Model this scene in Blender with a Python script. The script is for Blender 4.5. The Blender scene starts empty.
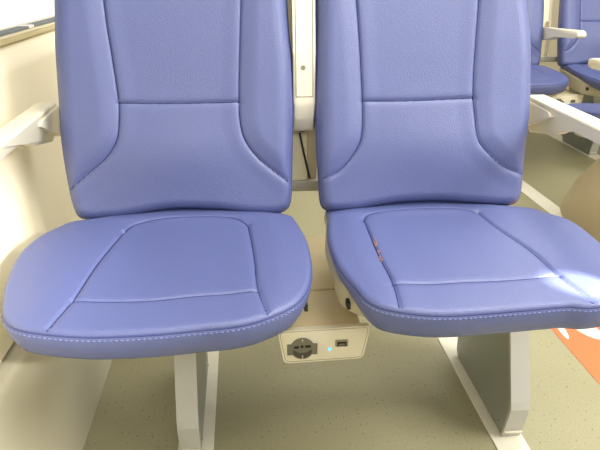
import bpy, bmesh, math, random
import numpy as np
from mathutils import Vector, Matrix

random.seed(4)
COL = bpy.context.scene.collection

# ------------------------------------------------------------------ camera model (metres, z up, y = along the carriage)
F = 650.0
CAM_H = 0.90
_d = np.array([240 - 300, 225 + 30, F]); _d = _d / np.linalg.norm(_d)
_u = np.array([0, _d[2], -_d[1]]); _u = _u / np.linalg.norm(_u)
_r = np.cross(_d, _u)
if _r[0] < 0: _r = -_r
BAS = np.array([_r, _d, _u])
CAM_C = np.array([0, 0, CAM_H])

def ray(px, py):
    return BAS @ np.array([(px - 300) / F, (225 - py) / F, 1.0])

def on_plane(px, py, p0, n):
    w = ray(px, py)
    t = np.dot(np.array(p0) - CAM_C, n) / np.dot(w, n)
    return CAM_C + t * w

# ------------------------------------------------------------------ materials
def srgb(r, g, b):
    f = lambda c: (c / 255) / 12.92 if c / 255 <= 0.04045 else ((c / 255 + 0.055) / 1.055) ** 2.4
    return (f(r), f(g), f(b), 1.0)

def mat(name, col, rough=0.5, spec=0.4, metal=0.0, var=0.06, vscale=6.0, bump=0.0, bscale=400.0, emit=0.0, coat=0.0, kind='noise', sheen=0.0):
    m = bpy.data.materials.new(name); m.use_nodes = True
    nt = m.node_tree; N = nt.nodes; L = nt.links
    b = N['Principled BSDF']
    b.inputs['Roughness'].default_value = rough
    b.inputs['Specular IOR Level'].default_value = spec
    b.inputs['Metallic'].default_value = metal
    b.inputs['Coat Weight'].default_value = coat
    b.inputs['Sheen Weight'].default_value = sheen
    tc = N.new('ShaderNodeTexCoord')
    no = N.new('ShaderNodeTexNoise'); no.inputs['Scale'].default_value = vscale; no.inputs['Detail'].default_value = 4
    L.new(tc.outputs['Object'], no.inputs['Vector'])
    rp = N.new('ShaderNodeValToRGB')
    c = col
    rp.color_ramp.elements[0].color = (c[0] * (1 - var), c[1] * (1 - var), c[2] * (1 - var), 1)
    rp.color_ramp.elements[1].color = (min(1, c[0] * (1 + var)), min(1, c[1] * (1 + var)), min(1, c[2] * (1 + var)), 1)
    rp.color_ramp.elements[0].position = 0.3; rp.color_ramp.elements[1].position = 0.7
    L.new(no.outputs['Fac'], rp.inputs['Fac']); L.new(rp.outputs['Color'], b.inputs['Base Color'])
    if bump > 0:
        if kind == 'grain':
            t = N.new('ShaderNodeTexVoronoi'); t.inputs['Scale'].default_value = bscale; out = t.outputs['Distance']
        else:
            t = N.new('ShaderNodeTexNoise'); t.inputs['Scale'].default_value = bscale; t.inputs['Detail'].default_value = 3; out = t.outputs['Fac']
        L.new(tc.outputs['Object'], t.inputs['Vector'])
        bp = N.new('ShaderNodeBump'); bp.inputs['Strength'].default_value = bump; bp.inputs['Distance'].default_value = 0.002
        L.new(out, bp.inputs['Height']); L.new(bp.outputs['Normal'], b.inputs['Normal'])
    if emit > 0:
        b.inputs['Emission Color'].default_value = col; b.inputs['Emission Strength'].default_value = emit
    return m

M = {}
M['vinyl'] = mat('blue_vinyl', srgb(83, 92, 141), 0.47, 0.85, var=0.03, vscale=3, bump=0.22, bscale=560, kind='grain')
M['vinyl_band'] = mat('blue_vinyl_side', srgb(83, 92, 141), 0.47, 0.85, var=0.02, vscale=3, bump=0.12, bscale=420, kind='grain')
M['piping'] = mat('blue_piping', srgb(64, 72, 124), 0.45, 0.4, var=0.02)
M['seam'] = mat('seam_thread', srgb(50, 57, 104), 0.6, 0.2, var=0.02)
M['thread'] = mat('pale_thread', srgb(122, 132, 184), 0.6, 0.2, var=0.02)
M['shell'] = mat('beige_shell', srgb(196, 186, 160), 0.5, 0.35, var=0.03)
M['pan'] = mat('pan_plastic', srgb(190, 182, 158), 0.5, 0.35, var=0.03)
M['cream'] = mat('cream_plastic', srgb(230, 220, 186), 0.42, 0.4, var=0.02, bump=0.03, bscale=500)
M['arm'] = mat('armrest_plastic', srgb(228, 221, 198), 0.42, 0.4, var=0.02, bump=0.03, bscale=600)
M['arm_line'] = mat('panel_gap', srgb(120, 112, 88), 0.6, 0.2, var=0.02)
M['wall'] = mat('wall_panel', srgb(242, 233, 205), 0.42, 0.35, var=0.02, vscale=1.5)
M['wall_low'] = mat('wall_heater_cover', srgb(208, 202, 178), 0.45, 0.35, var=0.02, vscale=1.5)
M['tan'] = mat('window_frame_shaded', srgb(206, 192, 150), 0.5, 0.3, var=0.05)  # lower face of the frame, its shade put into the colour
M['gasket'] = mat('window_gasket', srgb(120, 124, 126), 0.6, 0.3, var=0.05)
M['dark'] = mat('dark_gap', srgb(52, 52, 46), 0.7, 0.2, var=0.1)
M['groove'] = mat('groove_grey', srgb(120, 118, 104), 0.7, 0.2, var=0.05)
M['leg'] = mat('leg_grey_metal', srgb(180, 179, 172), 0.42, 0.45, var=0.02)
M['leg_side'] = mat('leg_side_shaded_grey', srgb(138, 143, 134), 0.4, 0.45, var=0.03)  # darker than the leg front: shade on the side put into the colour
M['rail'] = mat('rail_aluminium', srgb(224, 219, 200), 0.4, 0.5, var=0.03, vscale=20)
M['steel'] = mat('steel', srgb(190, 188, 180), 0.3, 0.5, metal=0.8, var=0.05)
M['bar'] = mat('grey_bar', srgb(160, 156, 140), 0.45, 0.4, var=0.04)
M['boxtop'] = mat('box_beige', srgb(206, 190, 150), 0.42, 0.4, var=0.03)
M['boxface'] = mat('box_faceplate', srgb(222, 214, 190), 0.42, 0.4, var=0.02)
M['sock'] = mat('socket_grey', srgb(112, 108, 92), 0.45, 0.4, var=0.04)
M['sockdark'] = mat('socket_hole', srgb(30, 29, 26), 0.6, 0.3, var=0.1)
M['led'] = mat('blue_led', srgb(60, 170, 255), 0.3, 0.4, emit=2.5)
M['orange'] = mat('orange_sticker', srgb(240, 120, 76), 0.45, 0.35, var=0.03)
M['white'] = mat('sticker_white', srgb(240, 236, 226), 0.45, 0.35, var=0.01)
M['brown'] = mat('crumb_brown', srgb(158, 118, 98), 0.7, 0.2, var=0.2, vscale=300)
M['shroud'] = mat('grey_brown_shroud', srgb(200, 186, 156), 0.45, 0.35, var=0.03)

# floor: olive-beige vinyl with dark speckles
def floor_mat():
    m = bpy.data.materials.new('speckled_floor'); m.use_nodes = True
    nt = m.node_tree; N = nt.nodes; L = nt.links; b = N['Principled BSDF']
    b.inputs['Roughness'].default_value = 0.42; b.inputs['Specular IOR Level'].default_value = 0.4
    tc = N.new('ShaderNodeTexCoord')
    n1 = N.new('ShaderNodeTexNoise'); n1.inputs['Scale'].default_value = 2.2; n1.inputs['Detail'].default_value = 3
    L.new(tc.outputs['Object'], n1.inputs['Vector'])
    r1 = N.new('ShaderNodeValToRGB')
    r1.color_ramp.elements[0].color = srgb(147, 142, 110); r1.color_ramp.elements[0].position = 0.3
    r1.color_ramp.elements[1].color = srgb(159, 154, 122); r1.color_ramp.elements[1].position = 0.7
    L.new(n1.outputs['Fac'], r1.inputs['Fac'])
    # fine light / dark granules
    n2 = N.new('ShaderNodeTexNoise'); n2.inputs['Scale'].default_value = 260; n2.inputs['Detail'].default_value = 2
    L.new(tc.outputs['Object'], n2.inputs['Vector'])
    mx = N.new('ShaderNodeMix'); mx.data_type = 'RGBA'; mx.blend_type = 'OVERLAY'; mx.inputs['Factor'].default_value = 0.28
    L.new(r1.outputs['Color'], mx.inputs['A']); L.new(n2.outputs['Fac'], mx.inputs['B'])
    # dark speckles
    v = N.new('ShaderNodeTexVoronoi'); v.voronoi_dimensions = '2D'; v.inputs['Scale'].default_value = 62
    L.new(tc.outputs['Object'], v.inputs['Vector'])
    sep = N.new('ShaderNodeSeparateColor'); L.new(v.outputs['Color'], sep.inputs['Color'])
    # each cell has its own radius; most have none
    mr = N.new('ShaderNodeMapRange'); mr.inputs['From Min'].default_value = 0.5; mr.inputs['From Max'].default_value = 1.0
    mr.inputs['To Min'].default_value = 0.0; mr.inputs['To Max'].default_value = 0.115
    L.new(sep.outputs['Red'], mr.inputs['Value'])
    lt = N.new('ShaderNodeMath'); lt.operation = 'LESS_THAN'
    L.new(v.outputs['Distance'], lt.inputs[0]); L.new(mr.outputs['Result'], lt.inputs[1])
    m2 = N.new('ShaderNodeMix'); m2.data_type = 'RGBA'
    m2.inputs['B'].default_value = srgb(96, 82, 58)
    ml = N.new('ShaderNodeMath'); ml.operation = 'MULTIPLY'; ml.inputs[1].default_value = 0.85
    L.new(lt.outputs[0], ml.inputs[0]); L.new(ml.outputs[0], m2.inputs['Factor'])
    L.new(mx.outputs['Result'], m2.inputs['A'])
    L.new(m2.outputs['Result'], b.inputs['Base Color'])
    return m
M['floor'] = floor_mat()

def glass_mat():
    m = bpy.data.materials.new('window_glass'); m.use_nodes = True
    nt = m.node_tree; N = nt.nodes; L = nt.links
    out = N['Material Output']; N.remove(N['Principled BSDF'])
    t = N.new('ShaderNodeBsdfTransparent'); t.inputs['Color'].default_value = (0.97, 0.98, 0.98, 1)
    g = N.new('ShaderNodeBsdfGlossy'); g.inputs['Roughness'].default_value = 0.02
    f = N.new('ShaderNodeValue'); f.outputs[0].default_value = .05
    mx = N.new('ShaderNodeMixShader')
    L.new(f.outputs[0], mx.inputs[0]); L.new(t.outputs[0], mx.inputs[1]); L.new(g.outputs[0], mx.inputs[2])
    L.new(mx.outputs[0], out.inputs['Surface'])
    return m
M['glass'] = glass_mat()

# ------------------------------------------------------------------ object helpers
def tag(o, label=None, cat=None, group=None, kind=None):
    if label: o['label'] = label
    if cat: o['category'] = cat
    if group: o['group'] = group
    if kind: o['kind'] = kind
    return o

def empty(name, loc, rz=0.0):
    o = bpy.data.objects.new(name, None); COL.objects.link(o)
    o.location = loc; o.rotation_euler = (0, 0, rz); o.empty_display_size = 0.05
    return o

def link(name, mesh, parent=None):
    o = bpy.data.objects.new(name, mesh); COL.objects.link(o)
    if parent: o.parent = parent
    return o

def finish(bm, name, m, smooth=True, off=(0, 0, 0), angle=None):
    if any(off):
        bmesh.ops.translate(bm, verts=bm.verts, vec=(-off[0], -off[1], -off[2]))
    bmesh.ops.recalc_face_normals(bm, faces=bm.faces)
    me = bpy.data.meshes.new(name); bm.to_mesh(me); bm.free()
    for p in me.polygons: p.use_smooth = smooth
    if smooth and angle: me.set_sharp_from_angle(angle=math.radians(angle))
    me.materials.append(m)
    return me

def add_box(bm, lo, hi, bev=0.0, seg=2):
    r = bmesh.ops.create_cube(bm, size=1.0)
    vs = r['verts']
    for v in vs:
        v.co = Vector(((lo[i] + hi[i]) / 2 + v.co[i] * (hi[i] - lo[i]) for i in range(3)))
    if bev > 0:
        es = list({e for v in vs for e in v.link_edges})
        bmesh.ops.bevel(bm, geom=es, offset=bev, segments=seg, affect='EDGES', profile=0.5)

def add_prism(bm, pts, ax, lo, hi, bev=0.0, seg=2):
    """polygon pts in the two other axes, extruded along axis ax from lo to hi"""
    def mk(p, t):
        if ax == 'x': return Vector((t, p[0], p[1]))
        if ax == 'y': return Vector((p[0], t, p[1]))
        return Vector((p[0], p[1], t))
    a = [bm.verts.new(mk(p, lo)) for p in pts]; b = [bm.verts.new(mk(p, hi)) for p in pts]
    n = len(pts); fs = [bm.faces.new(a), bm.faces.new(b[::-1])]
    for i in range(n): fs.append(bm.faces.new((a[i], b[i], b[(i + 1) % n], a[(i + 1) % n])))
    if bev > 0:
        es = list({e for f in fs for e in f.edges})
        bmesh.ops.bevel(bm, geom=es, offset=bev, segments=seg, affect='EDGES', profile=0.5, clamp_overlap=True)

def add_tube(bm, pts, rad, n=8, closed=False):
    pts = [Vector(p) for p in pts]; k = len(pts); rings = []
    up0 = None
    for i, p in enumerate(pts):
        if closed: t = pts[(i + 1) % k] - pts[(i - 1) % k]
        else: t = pts[min(i + 1, k - 1)] - pts[max(i - 1, 0)]
        t.normalize()
        if up0 is None:
            up0 = t.orthogonal().normalized()
        up0 = (up0 - t * up0.dot(t)).normalized()
        s = t.cross(up0)
        rings.append([bm.verts.new(p + (up0 * math.cos(2 * math.pi * j / n) + s * math.sin(2 * math.pi * j / n)) * rad) for j in range(n)])
    for i in range(k if closed else k - 1):
        a, b = rings[i], rings[(i + 1) % k]
        for j in range(n): bm.faces.new((a[j], a[(j + 1) % n], b[(j + 1) % n], b[j]))
    if not closed:
        bm.faces.new(rings[0]); bm.faces.new(rings[-1][::-1])

def add_cyl(bm, p0, p1, rad, n=20, rad2=None):
    p0, p1 = Vector(p0), Vector(p1); t = (p1 - p0).normalized(); a = t.orthogonal().normalized(); b = t.cross(a)
    r2 = rad if rad2 is None else rad2
    A = [bm.verts.new(p0 + (a * math.cos(2 * math.pi * j / n) + b * math.sin(2 * math.pi * j / n)) * rad) for j in range(n)]
    B = [bm.verts.new(p1 + (a * math.cos(2 * math.pi * j / n) + b * math.sin(2 * math.pi * j / n)) * r2) for j in range(n)]
    bm.faces.new(A); bm.faces.new(B[::-1])
    for j in range(n): bm.faces.new((A[j], A[(j + 1) % n], B[(j + 1) % n], B[j]))

def struct(name, bm, m, smooth=False, parent=None, angle=None):
    o = link(name, finish(bm, name, m, smooth, angle=angle), parent)
    if parent is None: o['kind'] = 'structure'
    return o

# ------------------------------------------------------------------ curves in the pad planes
def catmull(P, closed, per=16):
    P = np.array(P, float); n = len(P); out = []
    rng = range(n) if closed else range(n - 1)
    for i in rng:
        p1, p2 = P[i], P[(i + 1) % n]
        if closed: p0, p3 = P[(i - 1) % n], P[(i + 2) % n]
        else:
            p0 = P[i - 1] if i > 0 else 2 * p1 - p2
            p3 = P[i + 2] if i + 2 < n else 2 * p2 - p1
        # centripetal-like tension keeps corners tidy
        L = np.linalg.norm(p2 - p1)
        m1 = (p2 - p0) / max(1e-9, np.linalg.norm(p2 - p1) + np.linalg.norm(p1 - p0)) * L
        m2 = (p3 - p1) / max(1e-9, np.linalg.norm(p3 - p2) + np.linalg.norm(p2 - p1)) * L
        for k in range(per):
            t = k / per
            out.append((2*t**3-3*t**2+1)*p1 + (t**3-2*t**2+t)*m1 + (-2*t**3+3*t**2)*p2 + (t**3-t**2)*m2)
    if not closed: out.append(P[-1])
    return np.array(out)

def resample(C, n, closed=True):
    C = np.array(C)
    if closed: C = np.vstack([C, C[:1]])
    s = np.concatenate([[0], np.cumsum(np.linalg.norm(np.diff(C, axis=0), axis=1))])
    t = np.linspace(0, s[-1], n + 1)[:-1] if closed else np.linspace(0, s[-1], n)
    return np.stack([np.interp(t, s, C[:, i]) for i in range(C.shape[1])], 1)

def dist_poly(P, C, closed=True):
    """distance from points P to polyline C"""
    C = np.array(C); A = C; Bq = np.roll(C, -1, 0)
    if not closed: A = C[:-1]; Bq = C[1:]
    best = np.full(len(P), 1e9)
    for a, b in zip(A, Bq):
        ab = b - a; l2 = max(1e-12, ab @ ab)
        t = np.clip(((P - a) @ ab) / l2, 0, 1)
        q = a + t[:, None] * ab
        best = np.minimum(best, np.hypot(P[:, 0] - q[:, 0], P[:, 1] - q[:, 1]))
    return best

def inside(P, C):
    x, y = P[:, 0], P[:, 1]; res = np.zeros(len(P), bool); n = len(C); j = n - 1
    for i in range(n):
        xi, yi = C[i]; xj, yj = C[j]
        c = ((yi > y) != (yj > y)) & (x < (xj - xi) * (y - yi) / (yj - yi + 1e-12) + xi)
        res ^= c; j = i
    return res

def pad_mesh(name, outline, center, height, frame, off, m, edge_rows, nang=420, nrad=120):
    """upholstered pad: rings shrink from the outline to the centre; height(P, d) lifts them;
    edge_rows = [(outset, depth)] carry the surface round the side and underneath"""
    p0, ex, ey, en = [np.array(q, float) for q in frame]
    O = resample(outline, nang)
    c = np.array(center)
    # outward normals of the outline
    T = np.roll(O, -1, 0) - np.roll(O, 1, 0); Nn = np.stack([T[:, 1], -T[:, 0]], 1)
    Nn /= np.linalg.norm(Nn, axis=1)[:, None]
    if ((O - c) * Nn).sum() < 0: Nn = -Nn
    for _ in range(30): Nn = (np.roll(Nn, 1, 0) + 2 * Nn + np.roll(Nn, -1, 0)); Nn /= np.linalg.norm(Nn, axis=1)[:, None]
    k = np.arange(1, nrad + 1) / nrad
    s = 1 - (1 - k) ** 1.15
    s[-1] = 1
    rings = [c + (O - c) * q for q in s]
    allp = np.vstack(rings)
    de = dist_poly(allp, O[::3])
    h = height(allp, de)
    h_edge = h[-nang:].copy()
    for _ in range(40): h_edge = (np.roll(h_edge, 1) + 2 * h_edge + np.roll(h_edge, -1)) / 4
    h[-nang:] = h_edge
    V0 = None
    V = list(p0 + allp[:, :1] * ex + allp[:, 1:2] * ey + h[:, None] * en)
    for row in edge_rows:
        o_, d_ = row(O) if callable(row) else (row[0], row[1])
        Q = O + Nn * (np.array(o_).reshape(-1, 1) if np.ndim(o_) else o_)
        V += list(p0 + Q[:, :1] * ex + Q[:, 1:2] * ey + (h_edge - d_)[:, None] * en)
    hc = height(c[None], np.array([0.2]))[0]
    i_c = len(V); V.append(p0 + c[0] * ex + c[1] * ey + hc * en)
    deep = edge_rows[-1](O)[1] if callable(edge_rows[-1]) else edge_rows[-1][1]
    i_b = len(V); V.append(p0 + c[0] * ex + c[1] * ey - float(np.mean(deep)) * en)
    R = nrad + len(edge_rows); Fs = []
    for j in range(nang): Fs.append((i_c, j, (j + 1) % nang))
    for i in range(R - 1):
        for j in range(nang):
            j2 = (j + 1) % nang
            Fs.append((i * nang + j, (i + 1) * nang + j, (i + 1) * nang + j2, i * nang + j2))
    base = (R - 1) * nang
    for j in range(nang): Fs.append((i_b, base + (j + 1) % nang, base + j))
    V = np.array(V) - np.array(off)
    me = bpy.data.meshes.new(name); me.from_pydata([tuple(v) for v in V], [], Fs)
    bm = bmesh.new(); bm.from_mesh(me); bmesh.ops.recalc_face_normals(bm, faces=bm.faces); bm.to_mesh(me); bm.free()
    for p in me.polygons: p.use_smooth = True
    me.materials.append(m)
    edge3 = p0 + O[:, :1] * ex + O[:, 1:2] * ey + h_edge[:, None] * en - np.array(off)
    nrm3 = Nn[:, :1] * ex + Nn[:, 1:2] * ey
    def lift(L, dz=0.0):
        L = np.array(L); hh = height(L, dist_poly(L, O[::3]))
        return p0 + L[:, :1] * ex + L[:, 1:2] * ey + (hh + dz)[:, None] * en - np.array(off)
    global LIFT
    LIFT = lift
    return me, edge3, nrm3, en, O

def seam(P, S, depth, sig, wide=0.0, wsig=0.012):
    d = dist_poly(P, S, closed=False)
    return -depth * np.exp(-(d / sig) ** 2) - wide * np.exp(-(d / wsig) ** 2)

def smooth(a, b, x):
    t = np.clip((x - a) / (b - a), 0, 1); return t * t * (3 - 2 * t)

# ------------------------------------------------------------------ the seat shapes, in plan (x, y) and in elevation
SP0 = np.array([0, .78, .45]); SN = np.array([0, -.083, 1.0]); SN /= np.linalg.norm(SN); SEY = np.array([0, 1, .083]); SEY /= np.linalg.norm(SEY)
BP0 = np.array([0, 1.14, .48]); BN = np.array([0, -1, .2]); BN /= np.linalg.norm(BN); BEY = np.array([0, .2, 1.0]); BEY /= np.linalg.norm(BEY)
EX = np.array([1.0, 0, 0])

def to_seat(L, lift=.006):
    out = []
    for a, b in L:
        p = on_plane(a, b, SP0 + SN * lift, SN) - SP0; out.append((p @ EX, p @ SEY))
    return out
def to_back(L, lift=.002):
    out = []
    for a, b in L:
        p = on_plane(a, b, BP0 + BN * lift, BN) - BP0; out.append((p @ EX, p @ BEY))
    return out

SPEC = {
 'left': dict(x=-.12, outer=-1,
  cush=to_seat([(60,229),(40,239),(20,257),(8,283),(4,303),(5,319),(16,329),(43,334),(80,336),(116,335.5),(160,333),(200,329),(240,325),(268,318),(296,304),(308,287),(310.5,267),(306,243),(300,231),(291,217)], -.003) + [(.055,.40),(.02,.44),(-.24,.44),(-.275,.40)],
  pan=to_seat([(43,332),(72,300),(96,265),(124,231)]), pan2=to_seat([(248,224),(254,255),(258,289),(270,317)]),
  arc=to_seat([(124,231),(135,224),(160,219),(200,216),(235,218),(248,224)]),
  cross=to_seat([(72,300),(120,300),(160,298),(200,294),(258,290)]),
  back=to_back([(82,218),(76,212),(70,190),(62,140),(60,110),(56,50),(55,0)], -.018),
  back_r=to_back([(286,0),(288,30),(291,60),(292,100),(291,180),(289,205),(281,212),(265,214),(247,213),(220,209.5),(185,208),(160,210),(130,216),(105,219)], -.018),
  bl=to_back([(74,186),(90,172),(107,157),(117,140),(119,120),(118,100),(112,60),(107,30),(103,0)]),
  br=to_back([(290,183),(275,172),(258,158),(245,140),(240,120),(239,90),(240,40),(241,0)]),
  bx=to_back([(118,103),(160,103.5),(200,103),(239,102)])),
 'right': dict(x=.335, outer=1,
  cush=to_seat([(329,213),(329,240),(338,266),(352,284),(366,300),(380,308),(402,312.5),(430,314.5),(460,314),(513,310),(567,306)], -.003) + [(.485,.008),(.53,.015),(.567,.035),(.592,.08),(.60,.135)] + to_seat([(600,243),(584,229.5),(567,219),(545,212.5)], .002) + [(.50,.40),(.47,.44),(.19,.44),(.155,.40)],
  pan=to_seat([(401,312),(393,282),(380,257),(364,219)]), pan2=to_seat([(478,212),(495,225.5),(531,250),(559,275),(597,303)]),
  arc=to_seat([(364,219),(367,215),(376,212),(405,208),(434,207),(460,208),(478,212)]),
  cross=to_seat([(393,283),(430,282),(460,280.6),(513,278),(559,275)]),
  back=to_back([(328,210),(322,205),(320,180),(318,150),(317,80),(318,0)], -.018),
  back_r=to_back([(526,0),(530,40),(530,80),(529,110),(523,160),(521,190),(518,200),(510,204.5),(480,203.5),(440,200.5),(400,202),(375,206),(355,210)], -.018),
  bl=to_back([(321,180),(338,172),(350,160),(361,140),(363,110),(362,80),(360,40),(357,0)]),
  br=to_back([(522,174),(505,167),(490,155),(478,140),(475,115),(474,90),(477,40),(480,0)]),
  bx=to_back([(363,101),(400,101),(440,99.5),(475,98)])),
}
YC = .95     # plan y of every seat's root
TOP = .66    # length of the backrest pad up its own plane

CACHE = {}
def seam_meshes(lines, out):
    res = []
    for C in lines:
        C = resample(C, 70, False); C = C[inside(C, out)]
        bm = bmesh.new(); add_tube(bm, [tuple(q) for q in LIFT(C, .0005)], .0011, 5)
        res.append(finish(bm, 'seam', M['seam']))
    return res
def cached(key, fn):
    if key not in CACHE: CACHE[key] = fn()
    return CACHE[key]

def cushion_data(side):
    S = SPEC[side]; off = (S['x'], YC, 0)
    out = catmull(S['cush'], True, 12)
    def ext(L, end):
        L = [np.array(q) for q in L]
        if end: d = L[-1] - L[-2]; L.append(L[-1] + d / np.linalg.norm(d) * .02)
        else: d = L[0] - L[1]; L.insert(0, L[0] + d / np.linalg.norm(d) * .02)
        return L
    pl, pr, arc, cr = [catmull(q, False, 10) for q in (ext(S['pan'], False), ext(S['pan2'], True), S['arc'], S['cross'])]
    panel = np.vstack([pl, arc, pr, ])
    c = (S['x'] + .0, .22)
    def height(P, de):
        R = .008
        q = np.clip(1 - de / R, 0, 1)
        h = R * .5 * np.sqrt(np.clip(1 - q ** 2, 0, 1))
        h += .003 * (1 - np.exp(-de / .03))
        g = smooth(0, .005, de)
        h += g * (seam(P, pl, .0032, .0022, .0014, .007) + seam(P, pr, .0032, .0022, .0014, .007) + seam(P, cr, .0028, .0022, .0012, .007))
        h += g * seam(P, arc, .0022, .0026, .0014, .008)
        ins = inside(P, panel)
        dp = np.minimum(dist_poly(P, panel[::2], False), .05)
        h += np.where(ins, -.002 * smooth(.0, .05, dp), .003 * smooth(0, .04, dp) * smooth(0, .05, de))
        # crown at the rear under the backrest
        h += .006 * np.exp(-((P[:, 0] - S['x']) / .11) ** 2) * smooth(.31, .37, P[:, 1]) - .016 * smooth(.325, .385, P[:, 1])
        # small sit wrinkles
        h += .0004 * np.sin(P[:, 0] * 60 + 12 * P[:, 1]) * smooth(.02, .1, de)
        return h
    def band(frac, inset):
        def f(O):
            y = O[:, 1]
            th = .026 + .025 * smooth(.22, .03, y)
            return inset + 0 * y, th * frac
        return f
    rows = [(.0012, .0012), (.0004, .003), (.0024, .005), band(.25, .0030), band(.5, .0010), band(.8, -.0055), band(.94, -.010), band(1.0, -.017), band(1.0, -.035), band(1.0, -.09)]
    frame = (SP0, EX, SEY, SN)
    me, e3, n3, en, O = pad_mesh('seat_cushion', out, c, height, frame, off, M['vinyl'], rows)
    return dict(mesh=me, edge=e3, nrm=n3, en=en, O=O, off=off, seams=seam_meshes((pl, pr, arc, cr), out))

def cushion_piping(side):
    D = cached(('cush', side), lambda: cushion_data(side))
    bm = bmesh.new(); P = D['edge'] + D['nrm'] * .0006 - D['en'] * .0030
    add_tube(bm, [tuple(p) for p in P], .0016, 6, True)
    return finish(bm, 'piping', M['piping'])

def cushion_stitching(side):
    D = cached(('cush', side), lambda: cushion_data(side))
    O = D['O']; P = D['edge'] + D['nrm'] * .0034 - D['en'] * .0072
    Pf = resample(P, 1500); Of = resample(O, 1500); Nf = resample(D['nrm'], 1500)
    bm = bmesh.new(); i = 0
    while i < 1496:
        if Of[i, 1] < .06:
            add_tube(bm, [tuple(Pf[i]), tuple(Pf[i + 2] + Nf[i] * .0003), tuple(Pf[i + 4])], .00075, 5)
        i += 7
    return finish(bm, 'stitching', M['thread'])

def back_outline(side):
    S = SPEC[side]
    l = list(S['back']); r = list(S['back_r'])
    l0, r0 = l[-1], r[0]
    mid = (l0[0] + r0[0]) / 2; hw = (r0[0] - l0[0]) / 2
    # the part above the picture: sides draw in and the head end is rounded
    top = [(mid - hw * .985, .46), (mid - hw * .95, .54), (mid - hw * .86, .62), (mid - hw * .6, .655), (mid, TOP), (mid + hw * .6, .655), (mid + hw * .86, .62), (mid + hw * .95, .54), (mid + hw * .985, .46)]
    return l + top + r

def back_data(side):
    S = SPEC[side]; off = (S['x'], YC, 0)
    out = catmull(back_outline(side), True, 10)
    def up(L):
        L = list(L); a, b = L[-1]; a0, b0 = L[-2]; sl = (a - a0) / (b - b0)
        d = np.array(L[0]) - np.array(L[1]); L.insert(0, tuple(np.array(L[0]) + d / np.linalg.norm(d) * .02))
        return L + [(a + sl * .06, b + .06), (a + sl * .12, b + .13), (a + sl * .14, .56)]
    bl, br = catmull(up(S['bl']), False, 10), catmull(up(S['br']), False, 10)
    bx = catmull(S['bx'], False, 10)
    yl = float(np.mean([q[1] for q in S['bx']])) + .22
    b2 = np.array([(S['bx'][0][0] - .01, yl), (S['bx'][-1][0] + .01, yl)])
    mid_poly = np.vstack([[(bl[0][0] - .3, bl[0][1] - .08), ], bl, br[::-1], [(br[0][0] + .3, br[0][1] - .08), (br[0][0] + .3, -.3), (bl[0][0] - .3, -.3)]])
    c = (S['x'] + .0, .30)
    def height(P, de):
        R = .020
        q = np.clip(1 - de / R, 0, 1)
        h = -R * (1 - np.sqrt(np.clip(1 - q ** 2, 0, 1)))
        ins = inside(P, mid_poly)
        dl = np.minimum(dist_poly(P, bl[::2], False), dist_poly(P, br[::2], False))
        # side bolsters stand forward of the centre panel
        h += np.where(ins, -.002 * smooth(0, .035, dl), .006 * smooth(0, .035, dl) * smooth(0, .03, de))
        # lumbar swell above the bottom edge
        h += .012 * np.exp(-((P[:, 1] - .115) / .07) ** 2) * np.exp(-((P[:, 0] - S['x'] - .02 * S['outer']) / .13) ** 2)
        g = smooth(0, .010, de)
        h += g * (seam(P, bl, .0032, .0022, .0016, .007) + seam(P, br, .0032, .0022, .0016, .007))
        h += g * (seam(P, bx, .0030, .0022, .0014, .007) + seam(P, b2, .004, .003, .003, .009))
        return h
    rows = [(.0012, .002), (.0006, .004), (.0018, .007), (.0018, .020), (.000, .036), (-.004, .044), (-.012, .048), (-.05, .048)]
    frame = (BP0, EX, BEY, BN)
    me, e3, n3, en, O = pad_mesh('backrest', out, c, height, frame, off, M['vinyl'], rows)
    return dict(mesh=me, edge=e3, nrm=n3, en=en, O=O, off=off, out=out, seams=seam_meshes((bl, br, bx), out))

def back_piping(side):
    D = cached(('back', side), lambda: back_data(side))
    bm = bmesh.new(); P = D['edge'] + D['nrm'] * .0010 - D['en'] * .0045
    add_tube(bm, [tuple(p) for p in P], .0017, 6, True)
    return finish(bm, 'piping', M['piping'])

def back_shell(side):
    """moulded shell behind the pad, a little smaller than it, with a rounded rear"""
    D = cached(('back', side), lambda: back_data(side))
    S = SPEC[side]
    O = resample(D['out'], 120)
    T = np.roll(O, -1, 0) - np.roll(O, 1, 0); Nn = np.stack([T[:, 1], -T[:, 0]], 1); Nn /= np.linalg.norm(Nn, axis=1)[:, None]
    c = np.array((S['x'], .3))
    if ((O - c) * Nn).sum() < 0: Nn = -Nn
    V = []; rows = [(-.006, .044), (-.003, .05), (-.005, .066), (-.014, .078), (-.04, .083)]
    for o_, d_ in rows:
        Q = O + Nn * o_
        V += list(BP0 + Q[:, :1] * EX + Q[:, 1:2] * BEY - d_ * BN)
    n = 120; Fs = []
    for i in range(len(rows) - 1):
        for j in range(n):
            j2 = (j + 1) % n; Fs.append((i * n + j, (i + 1) * n + j, (i + 1) * n + j2, i * n + j2))
    ib = len(V); V.append(BP0 + c[0] * EX + c[1] * BEY - .086 * BN)
    b = (len(rows) - 1) * n
    for j in range(n): Fs.append((ib, b + (j + 1) % n, b + j))
    i0 = len(V); V.append(BP0 + c[0] * EX + c[1] * BEY - .044 * BN)
    for j in range(n): Fs.append((i0, j, (j + 1) % n))
    V = np.array(V) - np.array(D['off'])
    me = bpy.data.meshes.new('back_shell'); me.from_pydata([tuple(v) for v in V], [], Fs)
    bm = bmesh.new(); bm.from_mesh(me); bmesh.ops.recalc_face_normals(bm, faces=bm.faces); bm.to_mesh(me); bm.free()
    for p in me.polygons: p.use_smooth = True
    me.materials.append(M['shell'])
    return me

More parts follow.
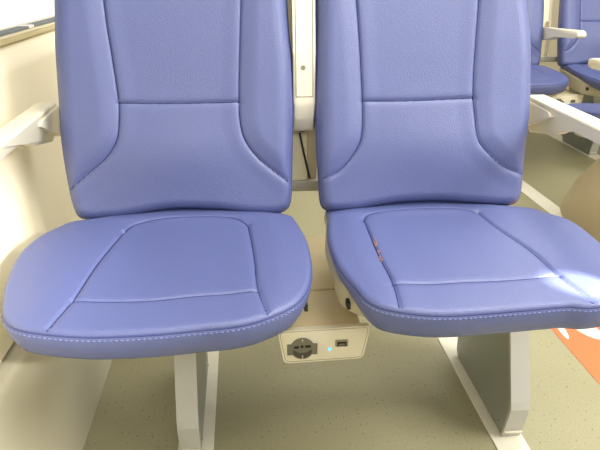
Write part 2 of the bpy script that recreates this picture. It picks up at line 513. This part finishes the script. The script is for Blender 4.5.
def seat_pan(side):
    """plastic tray under the cushion"""
    D = cached(('cush', side), lambda: cushion_data(side))
    S = SPEC[side]; O = resample(D['O'], 120); c = np.array((S['x'], .22))
    T = np.roll(O, -1, 0) - np.roll(O, 1, 0); Nn = np.stack([T[:, 1], -T[:, 0]], 1); Nn /= np.linalg.norm(Nn, axis=1)[:, None]
    if ((O - c) * Nn).sum() < 0: Nn = -Nn
    y = O[:, 1]; th = .026 + .025 * smooth(.22, .03, y)
    front = smooth(.18, .02, y)
    V = []; rear = smooth(.06, .25, y)
    V = []; rows = [(-.010 - .03 * front, th - .006), (-.004 + .008 * rear - .045 * front, th - .002), (-.004 + .009 * rear - .05 * front, th + .006), (-.010 - .06 * front, np.maximum(th + .008, .085 - .01 * front)), (-.03 - .06 * front, .092 + 0 * y)]
    for o_, d_ in rows:
        Q = O + Nn * o_.reshape(-1, 1)
        V += list(SP0 + Q[:, :1] * EX + Q[:, 1:2] * SEY - np.array(d_).reshape(-1, 1) * SN)
    n = 120; Fs = []
    for i in range(len(rows) - 1):
        for j in range(n):
            j2 = (j + 1) % n; Fs.append((i * n + j, (i + 1) * n + j, (i + 1) * n + j2, i * n + j2))
    ib = len(V); V.append(SP0 + c[0] * EX + c[1] * SEY - .092 * SN)
    b = (len(rows) - 1) * n
    for j in range(n): Fs.append((ib, b + (j + 1) % n, b + j))
    i0 = len(V); V.append(SP0 + c[0] * EX + c[1] * SEY - .04 * SN)
    for j in range(n): Fs.append((i0, j, (j + 1) % n))
    V = np.array(V) - np.array(D['off'])
    me = bpy.data.meshes.new('seat_pan'); me.from_pydata([tuple(v) for v in V], [], Fs)
    bm = bmesh.new(); bm.from_mesh(me); bmesh.ops.recalc_face_normals(bm, faces=bm.faces); bm.to_mesh(me); bm.free()
    for p in me.polygons: p.use_smooth = True
    me.set_sharp_from_angle(angle=math.radians(40))
    me.materials.append(M['pan'])
    return me

def pan_clips(side):
    """dark slots along the inner side of the tray"""
    D = cached(('cush', side), lambda: cushion_data(side))
    S = SPEC[side]; res = []; n = len(D['O'])
    for yy in (.12, .20, .30):
        cand = [i for i in range(n) if (D['O'][i, 0] - S['x']) * S['outer'] < 0 and D['O'][i, 1] > .05]
        i = min(cand, key=lambda k: abs(D['O'][k, 1] - yy))
        p = D['edge'][i] - D['en'] * .055 - D['nrm'][i] * .0065
        bm = bmesh.new(); add_box(bm, (p[0] - .003, p[1] - .009, p[2] - .006), (p[0] + .003, p[1] + .009, p[2] + .006), .001)
        res.append(finish(bm, 'clip_slot', M['dark'], False))
    return res

LEGX = {'left': (-.147, -.106), 'right': (.508, .547)}
def leg_front(side):
    """pressed front face of the leg, bent back at the foot"""
    x0, x1 = LEGX[side]; off = (SPEC[side]['x'], YC, 0); bm = bmesh.new()
    pts = [(1.050, .003), (1.030, .070), (1.026, .085), (1.029, .102), (1.075, .24), (1.12, .385), (1.128, .385), (1.083, .24), (1.037, .103), (1.034, .086), (1.038, .071), (1.058, .003)]
    add_prism(bm, pts, 'x', x0, x1, .001)
    return finish(bm, 'leg', M['leg'], True, off, 30)

def leg_side(side):
    x0, x1 = LEGX[side]; off = (SPEC[side]['x'], YC, 0); bm = bmesh.new()
    pts = [(1.057, .004), (1.037, .071), (1.033, .086), (1.036, .103), (1.082, .24), (1.127, .380), (1.37, .380), (1.36, .02), (1.345, .004)]
    add_prism(bm, pts, 'x', x0 + .001, x1 - .001, .0015)
    return finish(bm, 'side_plate', M['leg_side'], True, off, 30)

def leg_screws(side):
    x0, x1 = LEGX[side]; off = (SPEC[side]['x'], YC, 0); res = []
    for y, z in ((1.075, .022), (1.335, .025)):
        for a, b in ((x0 + .0012, x0 - .0025), (x1 - .0012, x1 + .0025)):
            bm = bmesh.new(); add_cyl(bm, (a, y, z), (b, y, z), .0035, 12)
            res.append(finish(bm, 'screw', M['steel'], False, off))
    return res

def foot_line(side):
    x0, x1 = LEGX[side]; off = (SPEC[side]['x'], YC, 0); bm = bmesh.new()
    add_box(bm, (x0 + .002, 1.040, .019), (x1 - .001, 1.0452, .021))
    return finish(bm, 'foot_seam', M['boxface'], False, off)

def armrest_profile():
    return [(.945, .640), (.952, .655), (.968, .6600), (1.285, .664), (1.290, .655), (1.290, .592), (1.284, .586), (1.185, .604), (1.162, .611), (1.138, .6255), (1.10, .630), (.972, .628), (.952, .629)]

def outer_arm(side):
    S = SPEC[side]; o = S['outer']; off = (S['x'], YC, 0); bm = bmesh.new()
    xi, xo = (.571, .612) if side == 'right' else (-.358, -.398)
    add_prism(bm, armrest_profile(), 'x', min(xi, xo), max(xi, xo))
    for v in bm.verts:                       # underside is narrower than the top
        if abs(v.co.x - xi) < .001: v.co.x += (.017 if v.co.z < .652 else .002) * o
        elif v.co.z < .652: v.co.x -= .004 * o
    bmesh.ops.bevel(bm, geom=list(bm.edges), offset=.004, segments=3, affect='EDGES', profile=.5, clamp_overlap=True)
    return finish(bm, 'armrest', M['arm'], True, off, 28)

def arm_gusset(side):
    """raised web where the armrest meets its hinge"""
    S = SPEC[side]; off = (S['x'], YC, 0); bm = bmesh.new()
    xi = .571 if side == 'right' else -.358; o = S['outer']
    a, b = xi, xi + .014 * o
    pts = [(1.288, .655), (1.288, .596), (1.165, .643), (1.175, .651)]
    add_prism(bm, pts, 'x', min(a, b), max(a, b), .001, 1)
    return finish(bm, 'hinge_web', M['arm'], False, off)

def arm_bracket(side):
    """arm of the frame that carries the outer armrest, running back from the hinge to the seat shell"""
    S = SPEC[side]; o = S['outer']; off = (S['x'], YC, 0); bm = bmesh.new()
    xi, xo = (.480, .604) if side == 'right' else (-.270, -.392)
    add_prism(bm, [(1.2915, .604), (1.2915, .648), (1.33, .648), (1.33, .60)], 'x', min(xi, xo), max(xi, xo), .004, 2)
    return finish(bm, 'armrest_bracket', M['shell'], True, off, 40)

CX = .1115  # plan x of the gap between the two seats
def centre_arm(raised):
    """folding armrest between the seats, hung on the right-hand seat"""
    off = (SPEC['right']['x'], YC, 0); bm = bmesh.new()
    w = .0205
    if raised:
        # stands up, leaning back with the seat: list of (y of front, z)
        pts = [(1.236, .608), (1.222, .614), (1.206, .640), (1.198, .668), (1.206, .76), (1.222, .86), (1.252, 1.00), (1.262, 1.012), (1.288, 1.006), (1.292, .99), (1.270, .86), (1.254, .70), (1.256, .62), (1.250, .608)]
    else:
        pts = [(.850, .640), (.858, .655), (.874, .660), (1.19, .648), (1.22, .644), (1.24, .630), (1.235, .600), (1.20, .588), (1.12, .598), (1.07, .622), (.88, .627), (.858, .630)]
    add_prism(bm, pts, 'x', CX - w, CX + w, .006, 3)
    return finish(bm, 'armrest', M['arm'], True, off, 28)

def centre_arm_inlay():
    """thin outline of the inset cover, and its screw, on the front of the raised armrest"""
    off = (SPEC['right']['x'], YC, 0); bm = bmesh.new()
    x0, x1 = CX - .0155, CX + .0155
    def fy(z):
        zs = [.616, .668, .76, .86, 1.0]; ys = [1.222, 1.198, 1.206, 1.222, 1.252]
        return float(np.interp(z, zs, ys)) - .0002
    zs = [.682, .72, .76, .80, .86, .93, .98]
    t = .0011
    for x in (x0, x1): add_tube(bm, [(x, fy(z), z) for z in zs], t * .6, 5)
    for z in (zs[0], zs[-1]): add_tube(bm, [(x0, fy(z), z), (CX, fy(z), z), (x1, fy(z), z)], t * .6, 5)
    return finish(bm, 'inlay_seam', M['arm_line'], True, off)

def centre_arm_screw():
    off = (SPEC['right']['x'], YC, 0); bm = bmesh.new()
    add_cyl(bm, (CX - .002, 1.206, .735), (CX - .002, 1.2012, .7345), .0042, 16)
    return finish(bm, 'screw', M['steel'], False, off)

def arm_hinges():
    off = (SPEC['right']['x'], YC, 0); res = []
    for s in (-1, 1):
        bm = bmesh.new(); add_box(bm, (CX + s * .0265 - .0045, 1.222, .613), (CX + s * .0265 + .0045, 1.262, .672), .004, 3)
        res.append(finish(bm, 'hinge_block', M['shell'], True, off, 40))
    return res

def build_seat(side, loc, rz, label, centre=None, outer=True, leg=True, group='blue carriage seats', extra=None):
    root = empty('train_seat', loc, rz)
    tag(root, label, 'seat', group)
    c = link('seat_cushion', cached(('cush', side), lambda: cushion_data(side))['mesh'], root)
    link('piping', cached(('cp', side), lambda: cushion_piping(side)), c)
    link('stitching', cached(('cs', side), lambda: cushion_stitching(side)), c)
    for q in CACHE[('cush', side)]['seams']: link('seam', q, c)
    b = link('backrest', cached(('back', side), lambda: back_data(side))['mesh'], root)
    link('piping', cached(('bp', side), lambda: back_piping(side)), b)
    for q in CACHE[('back', side)]['seams']: link('seam', q, b)
    link('back_shell', cached(('bs', side), lambda: back_shell(side)), root)
    p = link('seat_pan', cached(('pan', side), lambda: seat_pan(side)), root)
    for q in cached(('clip', side), lambda: pan_clips(side)): link('clip_slot', q, p)
    if leg:
        l = link('leg', cached(('leg', side), lambda: leg_front(side)), root)
        link('side_plate', cached(('lside', side), lambda: leg_side(side)), l)
        for q in cached(('lscr', side), lambda: leg_screws(side)): link('screw', q, l)
        link('foot_seam', cached(('lfoot', side), lambda: foot_line(side)), l)
    if outer:
        a = link('armrest', cached(('arm', side), lambda: outer_arm(side)), root)
        link('hinge_web', cached(('web', side), lambda: arm_gusset(side)), a)
        link('armrest_bracket', cached(('brk', side), lambda: arm_bracket(side)), root)
    if centre:
        a = link('armrest', cached(('ca', centre), lambda: centre_arm(centre == 'raised')), root)
        for q in cached('hinges', arm_hinges): link('hinge_block', q, a)
        if centre == 'raised':
            link('inlay_seam', cached('inlay', centre_arm_inlay), a)
            link('screw', cached('cscrew', centre_arm_screw), a)
    return root

# ------------------------------------------------------------------ seats
OX, OY = 1.33, 1.90        # the row across the aisle
seatL = build_seat('left', (-.12, YC, 0), 0, 'nearest blue vinyl train seat on the window side, beside the cream wall')
seatR = build_seat('right', (.335, YC, 0), 0, 'nearest blue vinyl train seat on the aisle side, with crumbs in its cushion seam', centre='raised')
seatA = build_seat('left', (-.12 + OX, YC + OY, 0), 0, 'far blue seat across the aisle, partly hidden behind the near aisle seat', group='blue carriage seats')
seatB = build_seat('right', (.335 + OX + .045, YC + OY, 0), 0, 'far blue seat in top right corner with lowered cream armrest on its left', centre='lowered')
for ch in seatB.children:
    if ch.name.startswith('leg'): ch.location = (-.105, .19, 0)
    if ch.name.startswith('armrest') and abs(ch.data.vertices[0].co.x) > 0 and max(v.co.x for v in ch.data.vertices) < 0: ch.location = (-.046, 0, 0)
# seat with its back to us across the aisle: only the cushion edge, armrest tip and foot shroud come into the picture
seatC = build_seat('right', (1.37, 3.03 - YC, 0), math.pi, 'blue seat across the aisle facing away, cut off by the right picture edge', leg=False)
bm = bmesh.new()
prof = [(1.64, .01), (2.245, .006), (2.283, .03), (2.285, .07), (2.20, .185), (2.08, .295), (1.96, .350), (1.84, .372), (1.70, .378), (1.64, .36)]
add_prism(bm, prof, 'x', 1.202, 1.300, .028, 2)
sh = link('foot_shroud', finish(bm, 'foot_shroud', M['shroud'], True, (1.37, 3.03 - YC, 0), 60), seatC)
# mesh is built in room axes; the seat is turned half round, so turn it back
sh.rotation_euler = (0, 0, math.pi)
sh['label'] = 'grey-brown moulded foot shroud'

for ch in seatC.children:
    if ch.name.startswith('armrest'): ch.location = (0, .05, -.018)
# crumbs caught in the left seam of the near aisle cushion
bm = bmesh.new()
rng = random.Random(7)
D = CACHE[('cush', 'right')]
seamL = catmull(SPEC['right']['pan'], False, 10)
for k in range(26):
    py = 238 + 24 * rng.random()
    px = 374 + (py - 238) * .30 + rng.uniform(-1.2, 1.8)
    q = to_seat([(px, py)])[0]
    p = SP0 + q[0] * EX + q[1] * SEY + .0062 * SN - np.array(D['off'])
    r = rng.uniform(.0010, .0022)
    res = bmesh.ops.create_icosphere(bm, subdivisions=1, radius=r)
    for v in res['verts']:
        v.co = Vector((v.co.x * rng.uniform(.7, 1.2), v.co.y * 1.3, v.co.z * .6)) + Vector(p)
cr = link('crumbs', finish(bm, 'crumbs', M['brown'], False), [o for o in seatR.children if o.name.startswith('seat_cushion')][0])
cr['label'] = 'brown crumbs in the seam'; cr['kind'] = 'stuff'

# ------------------------------------------------------------------ frame that carries each pair
def frame_meshes():
    bm = bmesh.new(); add_box(bm, (-.105, 1.25, .195), (.507, 1.33, .262), .008, 2)
    beam = finish(bm, 'beam', M['bar'], True, (0, 0, 0), 40)
    bm = bmesh.new(); add_box(bm, (-.02, 1.255, .478), (.24, 1.285, .502), .006, 2)
    tube = finish(bm, 'cross_bar', M['bar'], True, (0, 0, 0), 40)
    posts = []
    for x in (-.02, .24):
        bm = bmesh.new(); add_prism(bm, [(1.26, .262), (1.26, .478), (1.285, .478), (1.285, .262)], 'x', x - .012, x + .012, .003)
        posts.append(finish(bm, 'upright', M['bar'], True, (0, 0, 0), 40))
    bm = bmesh.new()
    add_prism(bm, [(1.262, .500), (1.262, .62), (1.300, .86), (1.345, 1.06), (1.375, 1.06), (1.33, .86), (1.292, .62), (1.285, .500)], 'x', CX - .030, CX + .012, .003)
    col = finish(bm, 'back_column', M['cream'], True, (0, 0, 0), 40)
    bm = bmesh.new()
    add_prism(bm, [(1.27, .500), (1.27, .62), (1.31, .86), (1.355, 1.06), (1.375, 1.06), (1.33, .86), (1.292, .62), (1.285, .500)], 'x', CX + .0125, CX + .032, .003)
    col2 = finish(bm, 'back_column', M['shell'], True, (0, 0, 0), 40)
    bm = bmesh.new()
    add_prism(bm, [(1.2565, .602), (1.2565, .612), (1.2615, .612), (1.2615, .602)], 'x', CX - .004, CX + .006, .001)
    add_tube(bm, [(CX - .004, 1.258, .600), (CX + .004, 1.258, .56), (CX + .017, 1.262, .505)], .0022, 6)
    strap = finish(bm, 'cable', M['dark'], True)
    return beam, tube, posts, col, col2, strap
FM = frame_meshes()
def build_frame(loc, label, cable):
    r = empty('seat_frame', loc); tag(r, label, 'seat frame', 'frames under the seat pairs')
    link('beam', FM[0], r); link('cross_bar', FM[1], r)
    for p in FM[2]: link('upright', p, r)
    link('back_column', FM[3], r); link('back_column', FM[4], r)
    if cable: link('cable', FM[5], r)
    return r
build_frame((0, 0, 0), 'grey bar and beige column showing in the gap between the two near seats', True)
build_frame((OX + .022, OY, 0), 'beige column in the gap between the two far seats', False)

# ------------------------------------------------------------------ power box between the seats
def box_meshes():
    out = {}
    Yf = .958
    bm = bmesh.new()
    add_prism(bm, [(.058, .328), (.189, .331), (.196, .286), (.066, .275)], 'y', Yf + .010, 1.106, .004, 2)
    out['cover'] = finish(bm, 'cover', M['boxtop'], True, (0, 0, 0), 40)
    bm = bmesh.new()
    add_prism(bm, [(.056, .330), (.196, .333), (.200, .286), (.062, .275)], 'y', 1.109, 1.372, .004, 2)
    out['rear_cover'] = finish(bm, 'rear_cover', M['boxtop'], True, (0, 0, 0), 40)
    bm = bmesh.new(); add_box(bm, (.058, 1.106, .29), (.192, 1.109, .326))
    out['joint'] = finish(bm, 'joint', M['arm_line'], False)
    bm = bmesh.new()
    corners = [(.0545, .2660), (.1925, .2695), (.2040, .3340), (.0440, .3303)]
    def outline(corners, rr):
        pts = []; n = len(corners)
        for i in range(n):
            p = np.array(corners[i]); a = np.array(corners[i - 1]); b = np.array(corners[(i + 1) % n])
            da = (a - p) / np.linalg.norm(a - p); db = (b - p) / np.linalg.norm(b - p)
            for k in range(6):
                t = k / 5; pts.append(tuple(p + da * rr * (1 - t) ** 2 + db * rr * t ** 2))
        return pts
    add_prism(bm, outline(corners, .0085), 'y', Yf, Yf + .010, .002, 2)
    out['faceplate'] = finish(bm, 'faceplate', M['boxface'], True, (0, 0, 0), 40)
    cc = np.mean(corners, axis=0)
    ins = [tuple(cc + (np.array(q) - cc) * np.array([.955, .91])) for q in corners]
    bm = bmesh.new(); add_tube(bm, [(q[0], Yf - .0001, q[1]) for q in outline(ins, .008)], .0004, 5, True)
    out['rim_line'] = finish(bm, 'rim_line', M['arm_line'])
    cx, cz = .0862, .2955
    bm = bmesh.new()
    add_cyl(bm, (cx, Yf + .002, cz), (cx, Yf - .0035, cz), .0208, 40, .0198)
    add_box(bm, (cx - .0262, Yf - .0022, cz - .0125), (cx + .0262, Yf + .002, cz + .0085), .001)
    out['socket'] = finish(bm, 'socket', M['sock'], True, (0, 0, 0), 30)
    bm = bmesh.new()
    def ang(a, r): return (cx + r * math.cos(math.radians(a)), cz + r * math.sin(math.radians(a)))
    low = [ang(a, .0178) for a in range(205, 336, 10)]
    add_prism(bm, low + [(cx + .0160, cz - .001), (cx + .006, cz - .007), (cx - .006, cz - .007), (cx - .0160, cz - .001)], 'y', Yf - .0035, Yf - .0042)
    out['recess'] = finish(bm, 'recess', mat('socket_recess', srgb(74, 70, 58), .5, .3), False)
    out['pin_hole'] = []
    for dx, dz, w, h in ((-.0105, .0042, .0042, .0020), (.0095, .0052, .0048, .0021)):
        bm = bmesh.new(); add_box(bm, (cx + dx - w, Yf - .0048, cz + dz - h), (cx + dx + w, Yf - .0032, cz + dz + h), .0006)
        out['pin_hole'].append(finish(bm, 'pin_hole', M['sockdark'], False))
    bm = bmesh.new(); add_cyl(bm, (cx - .0006, Yf - .0032, cz + .0052), (cx - .0006, Yf - .0048, cz + .0052), .0024, 14)
    out['pin_hole'].append(finish(bm, 'pin_hole', M['sockdark'], False))
    out['earth_clip'] = []
    for z0, z1 in ((-.0190, -.0110), (.0160, .0198)):
        bm = bmesh.new(); add_box(bm, (cx - .0011, Yf - .0062, cz + z0), (cx + .0011, Yf - .0032, cz + z1), .0005)
        out['earth_clip'].append(finish(bm, 'earth_clip', M['steel'], False))
    ux, uz = .1543, .3022
    bm = bmesh.new(); add_box(bm, (ux - .0112, Yf - .003, uz - .0068), (ux + .0112, Yf + .002, uz + .0068), .0022, 3)
    out['usb_port'] = finish(bm, 'charging_port', mat('port_frame', srgb(150, 140, 112), .45, .4), True, (0, 0, 0), 40)
    bm = bmesh.new(); add_box(bm, (ux - .0082, Yf - .004, uz - .0040), (ux + .0082, Yf - .0026, uz + .0042), .0008)
    out['slot'] = finish(bm, 'port_slot', M['sockdark'], False)
    bm = bmesh.new(); add_box(bm, (ux - .0056, Yf - .0048, uz - .0022), (ux + .0056, Yf - .0036, uz + .0012), .0005)
    out['tongue'] = finish(bm, 'port_tongue', M['sock'], False)
    bm = bmesh.new(); bmesh.ops.create_uvsphere(bm, u_segments=14, v_segments=8, radius=.0026)
    for v in bm.verts: v.co = Vector((v.co.x + .1337, v.co.y * .7 + Yf, v.co.z + .291))
    out['led'] = finish(bm, 'indicator_light', M['led'])
    out['screw'] = []
    for x, y in ((.082, 1.092), (.18, 1.118)):
        bm = bmesh.new(); add_cyl(bm, (x, y, .327), (x, y, .3335), .003, 12); out['screw'].append(finish(bm, 'screw', M['steel'], False))
    return out
BM_ = box_meshes()
def build_box(loc, label):
    r = empty('power_box', loc); tag(r, label, 'power box', 'power boxes between seats')
    cv = link('cover', BM_['cover'], r); link('joint', BM_['joint'], cv)
    for q in BM_['screw']: link('screw', q, cv)
    link('rear_cover', BM_['rear_cover'], r)
    f = link('faceplate', BM_['faceplate'], r); link('rim_line', BM_['rim_line'], f)
    s = link('socket', BM_['socket'], r)
    link('recess', BM_['recess'], s)
    for k in ('pin_hole', 'earth_clip'):
        for q in BM_[k]: link(k, q, s)
    u = link('charging_port', BM_['usb_port'], r)
    link('port_slot', BM_['slot'], u); link('port_tongue', BM_['tongue'], u)
    link('indicator_light', BM_['led'], r)
    return r
build_box((0, 0, 0), 'beige power box with grey socket and blue light between the two near seats')
build_box((OX + .025, OY + .02, .035), 'beige power box with dark socket under the far seats across the aisle')

# ------------------------------------------------------------------ the carriage
Y0, Y1, X0, X1 = -2.4, 6.2, -.62, 2.12
bm = bmesh.new(); add_box(bm, (X0, Y0, -.06), (X1 + .1, Y1, 0)); struct('floor', bm, M['floor'])
for i, (a, b) in enumerate(((-.155, -.083), (.486, .552), (1.192, 1.262), (1.765, 1.835))):
    bm = bmesh.new(); add_box(bm, (a, Y0 + .02, 0), (b, Y1 - .05, .003), .001)
    struct('trim_%d' % (i + 1), bm, M['rail'])

# left wall: upper panel with sill ledge (profile x, z), swept along the carriage
def sweep(name, prof, m, ang=35):
    bm = bmesh.new(); add_prism(bm, prof, 'y', Y0, Y1)
    return struct(name, bm, m, True, angle=ang)
def rounded(pts, r, seg=6):
    out = []; n = len(pts)
    for i in range(n):
        p = np.array(pts[i][:2], float); a = np.array(pts[i - 1][:2], float); b = np.array(pts[(i + 1) % n][:2], float)
        rr = pts[i][2] if len(pts[i]) > 2 else r
        if rr <= 0: out.append(tuple(p)); continue
        da = (a - p) / np.linalg.norm(a - p); db = (b - p) / np.linalg.norm(b - p)
        for k in range(seg + 1):
            t = k / seg; out.append(tuple(p + da * rr * (1 - t) ** 2 + db * rr * t ** 2))
    return out
sweep('wall_left', rounded([(-.60, .295, 0), (-.415, .295, 0), (-.418, .46, .05), (-.434, .60, .04), (-.442, .726, .012), (-.470, .762, .004), (-.478, .764, 0), (-.60, .764, 0)], .01), M['wall'])
sweep('wall_left_lower', rounded([(-.60, 0, 0), (-.346, 0, 0), (-.396, .278, .012), (-.432, .284, .004), (-.60, .284, 0)], .01), M['wall_low'])
bm = bmesh.new(); add_box(bm, (-.60, Y0, .283), (-.424, Y1, .296)); struct('trim_5', bm, M['groove'])
# wall above the window
bm = bmesh.new(); add_box(bm, (-.60, Y0, 1.55), (-.46, Y1, 2.05)); struct('wall_left_upper', bm, M['wall'])
# window: frame and pane
w = empty('window_1', (-.49, 2.0, .77)); w['kind'] = 'structure'
def wpart(name, lo, hi, m, bev=.001):
    bm = bmesh.new(); add_box(bm, lo, hi, bev); return link(name, finish(bm, name, m, False, (-.49, 2.0, .77)), w)
wpart('window_frame', (-.500, Y0 + .02, .7642), (-.460, Y1 - .3, .773), M['tan'])
wpart('window_frame', (-.500, Y0 + .02, .7735), (-.464, Y1 - .3, .7775), M['cream'])
wpart('gasket', (-.500, Y0 + .02, .778), (-.474, Y1 - .3, .783), M['gasket'])
wpart('clip', (-.500, 1.56, .7782), (-.4725, 1.595, .7845), M['white'])
bm = bmesh.new()
bm.faces.new([bm.verts.new(q) for q in ((-.493, Y0 + .02, .783), (-.493, Y1 - .3, .783), (-.493, Y1 - .3, 1.55), (-.493, Y0 + .02, 1.55))])
link('glass_pane', finish(bm, 'glass_pane', M['glass'], False, (-.49, 2.0, .77)), w)
# end wall and right-hand side wall (behind the far seats)
bm = bmesh.new(); add_box(bm, (-.62, Y1, 0), (X1 + .1, Y1 + .05, 2.05)); struct('wall_back', bm, M['shell'])
bm = bmesh.new(); add_box(bm, (X1, Y0, 0), (X1 + .1, Y1, .78)); struct('wall_right', bm, M['wall'])

bm = bmesh.new(); add_box(bm, (-.62, Y0 - .05, 0), (X1 + .1, Y0, 1.0)); struct('front_light_screen', bm, mat('light_screen_grey', srgb(96, 98, 116), .6, .3))  # low dark screen added out of view to darken the lower backrests' reflections
# orange floor sticker in the aisle
st = empty('floor_sticker', (.99, 1.42, 0)); tag(st, 'orange floor sticker with white marks in the aisle', 'floor sticker')
bm = bmesh.new()
add_prism(bm, rounded([(.805, 1.12), (1.175, 1.12), (1.175, 1.72), (.805, 1.72)], .03), 'z', .0002, .0014)
link('sheet', finish(bm, 'sheet', M['orange'], False, (.99, 1.42, 0)), st)
for cx, cy, rx, ry, ang in ((.832, 1.47, .009, .062, -6), (.893, 1.475, .030, .078, 14)):
    bm = bmesh.new(); pts = []
    for k in range(36):
        a = 2 * math.pi * k / 36; x, y = rx * math.cos(a), ry * math.sin(a); r = math.radians(ang)
        pts.append((cx + x * math.cos(r) - y * math.sin(r), cy + x * math.sin(r) + y * math.cos(r)))
    add_prism(bm, pts, 'z', .0014, .0018)
    o = link('white_mark', finish(bm, 'white_mark', M['white'], False, (.99, 1.42, 0)), st)

# ------------------------------------------------------------------ light
wd = bpy.data.worlds.new('World'); bpy.context.scene.world = wd; wd.use_nodes = True
wn = wd.node_tree; bg = wn.nodes['Background']
# bright haze near the horizon (what the windows show), softer light from above
tcw = wn.nodes.new('ShaderNodeTexCoord'); sx = wn.nodes.new('ShaderNodeSeparateXYZ'); ab = wn.nodes.new('ShaderNodeMath'); ab.operation = 'ABSOLUTE'
mrw = wn.nodes.new('ShaderNodeMapRange'); mrw.interpolation_type = 'SMOOTHSTEP'
mrw.inputs['From Min'].default_value = .10; mrw.inputs['From Max'].default_value = .34; mrw.inputs['To Min'].default_value = 1.25; mrw.inputs['To Max'].default_value = .50
wn.links.new(tcw.outputs['Generated'], sx.inputs[0]); wn.links.new(sx.outputs['Z'], ab.inputs[0]); wn.links.new(ab.outputs[0], mrw.inputs['Value'])
wn.links.new(mrw.outputs['Result'], bg.inputs['Strength']); bg.inputs['Color'].default_value = (1.0, .985, .95, 1)

def area(name, loc, target, size, sizey, power, col=(1, 1, 1)):
    l = bpy.data.lights.new(name, 'AREA'); l.shape = 'RECTANGLE'; l.size = size; l.size_y = sizey; l.energy = power; l.color = col
    o = bpy.data.objects.new(name, l); COL.objects.link(o); o.location = loc
    o.rotation_euler = (Vector(target) - Vector(loc)).to_track_quat('-Z', 'Y').to_euler()
    return o
area('unseen_overhead_light', (.5, -1.9, 2.15), (.2, 1.1, .75), 2.4, .8, 36, (1, .98, .95))  # added behind the camera so the upper backrests pick up its reflection
area('unseen_overhead_light', (.75, .55, 2.35), (.45, .9, .4), 1.5, 1.4, 42, (1, .975, .92))
area('unseen_overhead_light', (1.2, 2.2, 2.2), (1.15, 2.5, 0), .7, 1.4, 30, (1, .975, .92))
area('window_light', (2.2, .1, 1.9), (-.2, 1.1, .5), 1.6, .7, 64, (1, .98, .94))
# sun through the right-hand windows: one narrow beam reaches the front corner of the near aisle cushion
sp = bpy.data.lights.new('sun_beam', 'SPOT'); sp.energy = 2800; sp.spot_size = math.radians(1.45); sp.spot_blend = .12; sp.shadow_soft_size = .01; sp.color = (1, .97, .9)
so = bpy.data.objects.new('sun_beam', sp); COL.objects.link(so); so.location = (2.0, -.6, 1.75)
so.rotation_euler = (Vector((.496, .832, .462)) - Vector(so.location)).to_track_quat('-Z', 'Y').to_euler()

sp = bpy.data.lights.new('sun_beam', 'SPOT'); sp.energy = 750; sp.spot_size = math.radians(6.6); sp.spot_blend = .6; sp.shadow_soft_size = .08; sp.color = (1, .97, .9)
so = bpy.data.objects.new('sun_beam', sp); COL.objects.link(so); so.location = (1.9, -1.6, 1.95)
so.rotation_euler = (Vector((-.42, .95, .47)) - Vector(so.location)).to_track_quat('-Z', 'Y').to_euler()

# ------------------------------------------------------------------ camera
cam = bpy.data.cameras.new('camera'); cam.sensor_width = 36; cam.sensor_fit = 'HORIZONTAL'; cam.lens = 36 * F / 600; cam.clip_start = .02
co = bpy.data.objects.new('camera', cam); COL.objects.link(co)
R = BAS @ np.diag([1, 1, -1])
co.matrix_world = Matrix.Translation(Vector(CAM_C)) @ Matrix([list(map(float, q)) for q in R]).to_4x4()
sc = bpy.context.scene; sc.camera = co
sc.view_settings.view_transform = 'Standard'; sc.view_settings.look = 'None'; sc.view_settings.exposure = 0.0
